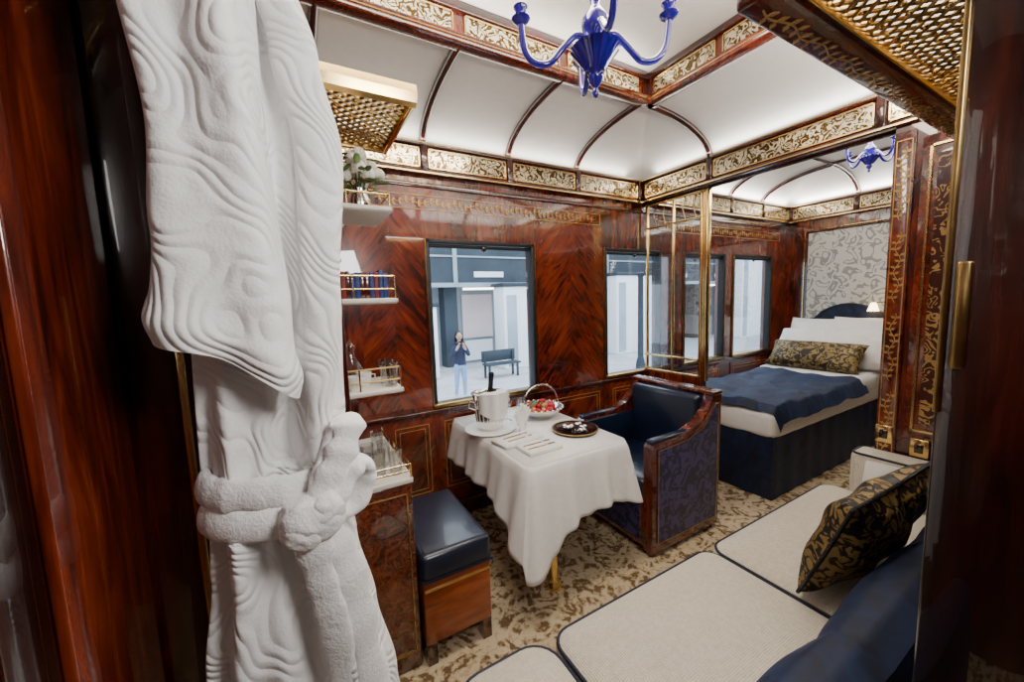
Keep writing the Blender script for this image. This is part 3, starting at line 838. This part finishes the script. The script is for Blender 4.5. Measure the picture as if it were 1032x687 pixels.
b.lathe([(.02, .05), (.03, .03), (.05, -.04), (.047, -.04), (.027, .03)], (5.42, 1.66, 1.38), M_lamp, 18)
b.tube([(5.5, 1.56, 1.44), (5.42, 1.66, 1.43)], .006, M_gold, 8)
b.make()

# ---------------------------------------------------------------- bathrobe
b = B('bathrobe')
def nz(x, y, z): return noise.noise(Vector((x, y, z)))
YR = .822
body = sorted([
    (2.45, -.12, .0, .03), (2.25, -.12, .01, .045), (2.09, -.13, .03, .055), (2.0, -.14, .062, .058), (1.93, -.145, .085, .06), (1.86, -.15, .093, .06),
    (1.75, -.15, .082, .06), (1.6, -.152, .074, .06), (1.4, -.155, .066, .06), (1.3, -.155, .055, .052), (1.22, -.15, .05, .048), (1.12, -.155, .07, .055),
    (.95, -.172, .095, .06), (.76, -.185, .125, .062), (.55, -.2, .15, .064)])
def robe(u, v):
    z = lerp(2.45, .55, v); xl, xr, dp = interp(body, z)
    a = 2 * pi * u; cx = (xl + xr) / 2; hw = (xr - xl) / 2
    ca, sa = cos(a), sin(a)
    k = 1.15 if z < 1.2 else .5
    gather = math.exp(-((z - 1.25) / .12) ** 2)
    fold = k * (.012 * sin(a * 6 + z * 1.2 + nz(0, 0, z * 2) * 2) + .009 * sin(a * 10 - z * 1.6 + 1)) + gather * .006 * sin(a * 17) + .014 * nz(ca * 1.5, sa * 1.5, z * 3)
    groove = -.035 * math.exp(-((ca - .18) / .14) ** 2) if sa < 0 and z > 1.3 else 0
    r = 1 + abs(ca * sa) * .18
    y = YR + sa * (dp * r + fold * 1.6 + groove)
    return (cx + ca * (hw * r + fold * .5), min(y, .905), z + .01 * sin(a * 3) * (v > .97))
b.grid(robe, 240, 280, M_robe, True)
def lap(u, v):
    z = lerp(2.35, 1.30, v)
    cx = interp([(1.3, .02), (1.6, .045), (1.85, .06), (2.0, .035), (2.15, .0), (2.35, -.02)], z)[0]
    w = interp([(1.3, .02), (1.6, .032), (1.85, .038), (2.35, .03)], z)[0]; a = 2 * pi * u
    return (cx + cos(a) * w, .762 + sin(a) * (.024 + .005 * nz(a, 0, z * 9)), z)
b.grid(lap, 48, 160, M_robe, True)
slv = sorted([(2.45, -.14, -.04), (2.25, -.165, -.03), (2.04, -.168, -.018), (1.86, -.155, -.012), (1.7, -.168, -.008), (1.57, -.185, -.002), (1.4, -.19, .0)])
def sleeve(u, v):
    a = 2 * pi * u; ca, sa = cos(a), sin(a)
    zb = 1.495 - .06 * ca + .010 * sin(a * 3)
    z = lerp(2.45, zb, v); xl, xr = interp(slv, z)
    cx = (xl + xr) / 2; hw = (xr - xl) / 2
    fold = .006 * sin(a * 4 + z * 3) + .016 * nz(ca * 1.3, sa * 1.3 + 5, z * 4)
    roll = .010 * math.exp(-((v - .965) / .03) ** 2)
    return (cx + ca * (hw + fold * .6 + roll), .745 + sa * (.045 + fold * 1.2 + roll), z)
b.grid(sleeve, 160, 220, M_robe, True)
b.grid(lambda u, v: (lerp(-.095, sleeve(u, 1)[0], 1 - v * .5), lerp(.745, sleeve(u, 1)[1], 1 - v * .5), sleeve(u, 1)[2] + .07 * v), 160, 8, M_terry, True)
for zc, r_, k_ in ((1.275, .013, 2.3), (1.222, .014, 2.2)):
    pts = []
    for i in range(90):
        a = 2 * pi * i / 90
        pts.append((-.05 + cos(a) * .107, YR - .006 + sin(a) * .070, zc + .010 * sin(a + 1) - .018 * cos(a)))
    b.tube(pts, [r_ * (1 + .22 * nz(i * .35, zc * 9, 0)) for i in range(90)], M_terry, 20, True, flat=((0, 0, 1), k_))
kx, ky, kz = .000, .718, 1.222
for (dx, dy, dz, rx, ry, rz, an) in ((0, 0, 0, .052, .036, .043, .3), (.022, -.006, .016, .034, .030, .032, -.6), (-.016, -.004, -.016, .036, .030, .032, .9)):
    b.ell((kx + dx, ky + dy, kz + dz), rx, ry, rz, M_terry, Matrix.Rotation(an, 3, 'Y'), 36, 24, .18)
def curve(ctrl, n=12):
    out = []
    C = [Vector(c_) for c_ in ctrl]
    for i in range(len(C) - 1):
        p0, p1, p2, p3 = C[max(i - 1, 0)], C[i], C[i + 1], C[min(i + 2, len(C) - 1)]
        for q in range(n):
            t_ = q / n
            out.append(.5 * (2 * p1 + (p2 - p0) * t_ + (2 * p0 - 5 * p1 + 4 * p2 - p3) * t_ ** 2 + (3 * p1 - p0 - 3 * p2 + p3) * t_ ** 3))
    out.append(C[-1]); return out
for ctrl, r_, k_, nd in (([(kx, ky, kz), (.035, ky - .002, 1.29), (.062, ky + .004, 1.345), (.066, ky + .02, 1.375), (.045, ky + .03, 1.34), (.015, ky + .02, 1.25)], .014, 2.0, (1, 0, .3)),
                 ([(kx, ky, kz), (.045, ky, 1.26), (.08, ky + .01, 1.30), (.094, ky + .025, 1.27), (.07, ky + .025, 1.22), (.01, ky + .02, 1.21)], .013, 1.9, (0, 1, .8)),
                 ([(kx, ky, kz), (.035, ky, 1.16), (.06, ky + .01, 1.05), (.072, ky + .02, .9), (.095, ky + .03, .72), (.105, ky + .03, .56)], .010, 2.8, (1, .35, 0)),
                 ([(kx, ky, kz), (.0, ky - .003, 1.14), (.016, ky, 1.02), (.026, ky + .02, .86), (.04, ky + .02, .7), (.045, ky + .02, .52)], .010, 2.7, (1, -.3, 0))):
    pts = curve(ctrl); b.tube(pts, [r_ * (1 + .3 * nz(i * .22, r_ * 99, ctrl[2][0] * 30)) for i in range(len(pts))], M_terry, 20, flat=(nd, k_))
b.tube([(-.05, .83, 2.42), (-.05, .83, 2.52), (-.05, .905, 2.55)], .008, M_gold, 8)
b.make()

# ---------------------------------------------------------------- station outside
M_plat = plain('platform_concrete', (.55, .56, .58), .9, 0, .12, 2)
M_fasc = plain('station_steel_dark', (.035, .05, .065), .7, 0, .3, 1)
M_swall = plain('station_wall_pale', (.36, .41, .46), .8, 0, .25, .6)
M_swhite = plain('station_white_panel', (.92, .94, .97), .7, 0, .03, 2)
M_pink = plain('station_pink_panel', (.80, .66, .66), .8, 0, .1, 1)
PZ = -.8
b = B('station_platform'); b.box(-10, 60, 3.4, 12.8, PZ - .5, PZ, M_plat); b.make()
b = B('station_building')
b.box(-10, 60, 14, 14.4, PZ, 9, M_swall)
b.box(-10, 60, 12.9, 14.0, 2.25, 9, M_fasc)
b.box(-10, 60, 12.9, 14.0, PZ - .3, PZ, M_plat)
b.box(-10, 60, 12.82, 12.92, 2.15, 2.3, M_swall)
for i in range(14):
    x = -6 + i * 3.6; b.box(x, x + .5, 13.4, 14.0, PZ, 2.3, M_fasc)
    b.box(x + .9, x + 2.2, 13.93, 14.0, .2, 1.9, M_pink if i % 2 else M_fasc)
    b.box(x + .95, x + 2.15, 13.90, 13.94, -.7, .1, M_swhite)
    b.box(x + 1.0, x + 2.2, 12.86, 12.9, 2.5, 2.7, M_swhite); b.box(x + .2, x + .35, 12.85, 12.9, 2.3, 9, M_swall)
    b.box(x + .6, x + 2.0, 12.95, 13.05, 2.05, 2.12, M_tube)
for z in (3.2, 4.0, 5.0): b.box(-10, 60, 12.86, 12.9, z, z + .06, M_swall)
b.make()
for x0, x1, z1, y in ((6.3, 8.2, 2.1, 11.6), (11.6, 14.6, 2.5, 11.6), (20.6, 25.0, 4.6, 11.6), (3.1, 3.9, 1.5, 11.6)):
    b = B('station_kiosk')
    b.box(x0, x1, y, y + .8, PZ, z1, M_swhite, .05); b.box(x0 + .1, x0 + .5, y - .02, y + .02, PZ + .1, z1 - .3, M_swall, .01)
    b.box(x0 - .06, x1 + .06, y - .06, y + .86, z1, z1 + .12, M_fasc, .02); b.make()
b = B('station_lamp_post'); b.lathe([(0, 0), (.16, 0), (.14, .3), (.09, .5), (.08, 3.0), (.14, 3.1), (0, 3.15)], (9.4, 8.4, PZ), M_fasc, 20)
b.tube([(9.4, 8.4, 2.2), (9.4, 7.8, 2.5), (9.4, 7.5, 2.4)], .04, M_fasc); b.make()
b = B('station_bench')
b.box(5.0, 6.2, 10.4, 10.8, PZ + .42, PZ + .47, M_fasc, .01); b.box(5.0, 6.2, 10.8, 10.84, PZ + .5, PZ + .85, M_fasc, .01)
for x in (5.1, 6.1):
    b.box(x - .03, x + .03, 10.45, 10.5, PZ, PZ + .42, M_fasc); b.box(x - .03, x + .03, 10.76, 10.82, PZ, PZ + .8, M_fasc)
b.make()

# ---------------------------------------------------------------- woman on the platform
def skin(bones, rads, mat_fn, b, loc, rot=0, sub=2):
    names = list(rads); idx = {n: i for i, n in enumerate(names)}
    me = bpy.data.meshes.new('tmp'); me.from_pydata([rads[n][0] for n in names], [(idx[a_], idx[c_]) for a_, c_ in bones], [])
    ob = bpy.data.objects.new('tmp', me); bpy.context.collection.objects.link(ob)
    ob.modifiers.new('k', 'SKIN'); sb = ob.modifiers.new('s', 'SUBSURF'); sb.levels = sub; sb.render_levels = sub
    for i, n in enumerate(names):
        r = rads[n][1]; r = r if isinstance(r, tuple) else (r, r)
        me.skin_vertices[0].data[i].radius = r
        me.skin_vertices[0].data[i].use_root = (i == 0)
    dg = bpy.context.evaluated_depsgraph_get(); dg.update()
    ev = ob.evaluated_get(dg); m2 = ev.to_mesh()
    T = Matrix.Translation(loc) @ Matrix.Rotation(rot, 4, 'Z')
    V = [v.co.copy() for v in m2.vertices]; groups = {}
    for p in m2.polygons:
        groups.setdefault(mat_fn(p.center), []).append(list(p.vertices))
    for m, fs in groups.items():
        used = sorted({i for f in fs for i in f}); mp = {g: k for k, g in enumerate(used)}
        b.add([V[i] for i in used], [[mp[i] for i in f] for f in fs], m, True, T)
    ev.to_mesh_clear(); bpy.data.objects.remove(ob, do_unlink=True)
b = B('woman'); loc = Vector((3.50, 8.85, PZ)); rot = math.radians(-12)
J = {'pel': ((0, 0, .88), (.135, .10)), 'wst': ((0, 0, 1.02), (.12, .09)), 'che': ((0, -.01, 1.2), (.155, .11)), 'nk0': ((0, 0, 1.34), (.09, .07)), 'nk': ((0, -.01, 1.42), .05), 'nk2': ((0, -.015, 1.48), .048),
     'sL': ((.15, 0, 1.30), .065), 'eL': ((.21, -.10, 1.08), .052), 'wL': ((.07, -.24, 1.33), .036), 'hL': ((.05, -.26, 1.38), .03),
     'sR': ((-.15, 0, 1.30), .065), 'eR': ((-.21, -.10, 1.08), .052), 'wR': ((-.07, -.24, 1.33), .036), 'hR': ((-.05, -.26, 1.38), .03),
     'hpL': ((.085, 0, .80), .1), 'kL': ((.095, -.02, .46), .062), 'aL': ((.10, .02, .09), .042), 'fL': ((.11, -.10, .04), .038), 'tL': ((.115, -.16, .03), .03),
     'hpR': ((-.085, 0, .80), .1), 'kR': ((-.10, -.01, .46), .062), 'aR': ((-.12, .04, .09), .042), 'fR': ((-.13, -.08, .04), .038), 'tR': ((-.135, -.14, .03), .03)}
bones = [('pel', 'wst'), ('wst', 'che'), ('che', 'nk0'), ('nk0', 'nk'), ('nk', 'nk2'), ('che', 'sL'), ('sL', 'eL'), ('eL', 'wL'), ('wL', 'hL'), ('che', 'sR'), ('sR', 'eR'), ('eR', 'wR'), ('wR', 'hR'),
         ('pel', 'hpL'), ('hpL', 'kL'), ('kL', 'aL'), ('aL', 'fL'), ('fL', 'tL'), ('pel', 'hpR'), ('hpR', 'kR'), ('kR', 'aR'), ('aR', 'fR'), ('fR', 'tR')]
def mf(c_):
    if c_.z < .085: return M_shoe
    if c_.z < .86: return M_jeans
    if c_.y < -.225 and c_.z > 1.2: return M_skin
    if c_.z > 1.40: return M_skin
    return M_jacket
skin(bones, J, mf, b, loc, rot)
T3 = Matrix.Rotation(rot, 3, 'Z'); H = lambda x, y, z: loc + T3 @ Vector((x, y, z))
b.ell(H(0, -.02, 1.57), .075, .092, .11, M_skin, T3, 20, 14)
b.ell(H(0, .012, 1.60), .094, .098, .108, M_hair, T3, 20, 14)
b.grid(lambda u, v: H(.10 * cos(pi * u) * (1 + .12 * v), .02 + .085 * sin(pi * u), lerp(1.62, 1.30, v)), 16, 8, M_hair)
b.ell(H(0, -.112, 1.56), .012, .016, .02, M_skin, T3, 8, 6)
for sx in (-.03, .03):
    b.ell(H(sx, -.103, 1.585), .011, .006, .007, M_hair, T3, 8, 6); b.ell(H(sx * 2.6, -.01, 1.565), .01, .018, .026, M_skin, T3, 8, 6)
b.ell(H(0, -.106, 1.52), .022, .008, .006, M_red, T3, 8, 6)
b.tube([H(.09 * cos(a), -.0 + .07 * sin(a), 1.40) for a in [2 * pi * i / 18 for i in range(18)]], .028, M_jacket, 8, True)
zo = .06
Tm = Matrix.Translation(H(0, -.285, 1.37 + zo)) @ Matrix.Rotation(rot, 4, 'Z')
b.box(-.075, .075, -.004, .004, -.036, .036, M_black, .003, Tm)
for sx in (-1, 1):
    for k in range(4):
        L_ = (.03, .034, .032, .026)[k]; z0 = 1.365 - k * .013 + zo
        b.tube([H(sx * .055, -.262, z0 - .01), H(sx * .06, -.288, z0 + .002), H(sx * (.06 - L_ * .5), -.297, z0 + .004), H(sx * (.06 - L_), -.293, z0 + .004)], [.009, .0085, .008, .006], M_skin, 6)
    b.tube([H(sx * .05, -.26, 1.33 + zo), H(sx * .05, -.275, 1.345 + zo), H(sx * .03, -.279, 1.35 + zo)], [.01, .009, .007], M_skin, 6)
b.make()

# ---------------------------------------------------------------- lights
def area(name, loc, rot, sx, sy, power, col):
    l = bpy.data.lights.new(name, 'AREA'); l.shape = 'RECTANGLE'; l.size = sx; l.size_y = sy; l.energy = power; l.color = col
    o = bpy.data.objects.new(name, l); o.location = loc; o.rotation_euler = rot; bpy.context.collection.objects.link(o); return o
WARM = (1, .89, .73); CW = (1, .94, .86)
area('ceiling_light', (.9, 1.2, 3.045), (0, 0, 0), 1.6, .3, 33, WARM)
area('cove_light', (1.4, YW - .045, 2.655), (pi, 0, 0), 2.6, .03, 3.5, CW)
area('cove_light', (1.4, YC + .045, 2.655), (pi, 0, 0), 2.6, .03, 3.5, CW)
area('cove_light', (XP - .04, 1.4, 2.655), (pi, 0, 0), .03, 2.0, 3, CW)
area('ceiling_bounce_fill', (1.9, .36, 2.39), (pi - .35, 0, 0), 1.7, .2, 24, CW)  # added fill above the rack, out of view, evens out the ceiling
area('clerestory_fill', (.95, Yb - .03, 2.91), (pi, 0, 0), 2.3, .03, 6, CW)  # added strips on both ledges, unseen, to brighten the clerestory ceiling
area('clerestory_fill', (.95, Ya + .03, 2.91), (pi, 0, 0), 2.3, .03, 6, CW)
area('alcove_light', (4.3, 1.4, 2.865), (0, 0, 0), .8, .5, 19, WARM)
area('alcove_ceiling_fill', (4.3, YW - .045, 2.655), (pi, 0, 0), 2.4, .03, 8, CW)  # three added strips, hidden on the ledges, lift the dark alcove ceiling
area('alcove_ceiling_fill', (XE - .045, 1.4, 2.655), (pi, 0, 0), .03, 2.2, 8, CW)
area('alcove_ceiling_fill', (XP + .145, 1.4, 2.655), (pi, 0, 0), .03, 2.2, 8, CW)
o = area('robe_fill', (.60, -.15, 2.1), (0, 0, 0), .4, .4, 15, (1, .97, .93))  # added fill behind the camera, aimed at the robe
o.rotation_euler = (Vector((-.05, .8, 1.45)) - o.location).to_track_quat('-Z', 'Y').to_euler()
area('station_light', (8, 8, 7), (0, 0, 0), 20, 6, 1200, (.88, .94, 1))
w = bpy.data.worlds.new('World'); bpy.context.scene.world = w; w.use_nodes = True
bg = w.node_tree.nodes['Background']; bg.inputs[0].default_value = (.76, .87, 1, 1); bg.inputs[1].default_value = 3.3

# ---------------------------------------------------------------- camera
a_, p_, r_ = math.radians(29.5), math.radians(5.93), math.radians(2.0)
F = Vector((sin(a_) * cos(p_), cos(a_) * cos(p_), -sin(p_)))
R0 = Vector((cos(a_), -sin(a_), 0)); U0 = R0.cross(F)
Rt = R0 * cos(r_) - U0 * sin(r_); Up = U0 * cos(r_) + R0 * sin(r_)
Mx = Matrix((Rt, Up, -F)).transposed().to_4x4(); Mx.translation = Vector((0, 0, 1.58))
cam = bpy.data.cameras.new('Camera'); cam.sensor_width = 36; cam.lens = 385 / 1032 * 36; cam.clip_start = .02
co = bpy.data.objects.new('Camera', cam); co.matrix_world = Mx; bpy.context.collection.objects.link(co)
bpy.context.scene.camera = co
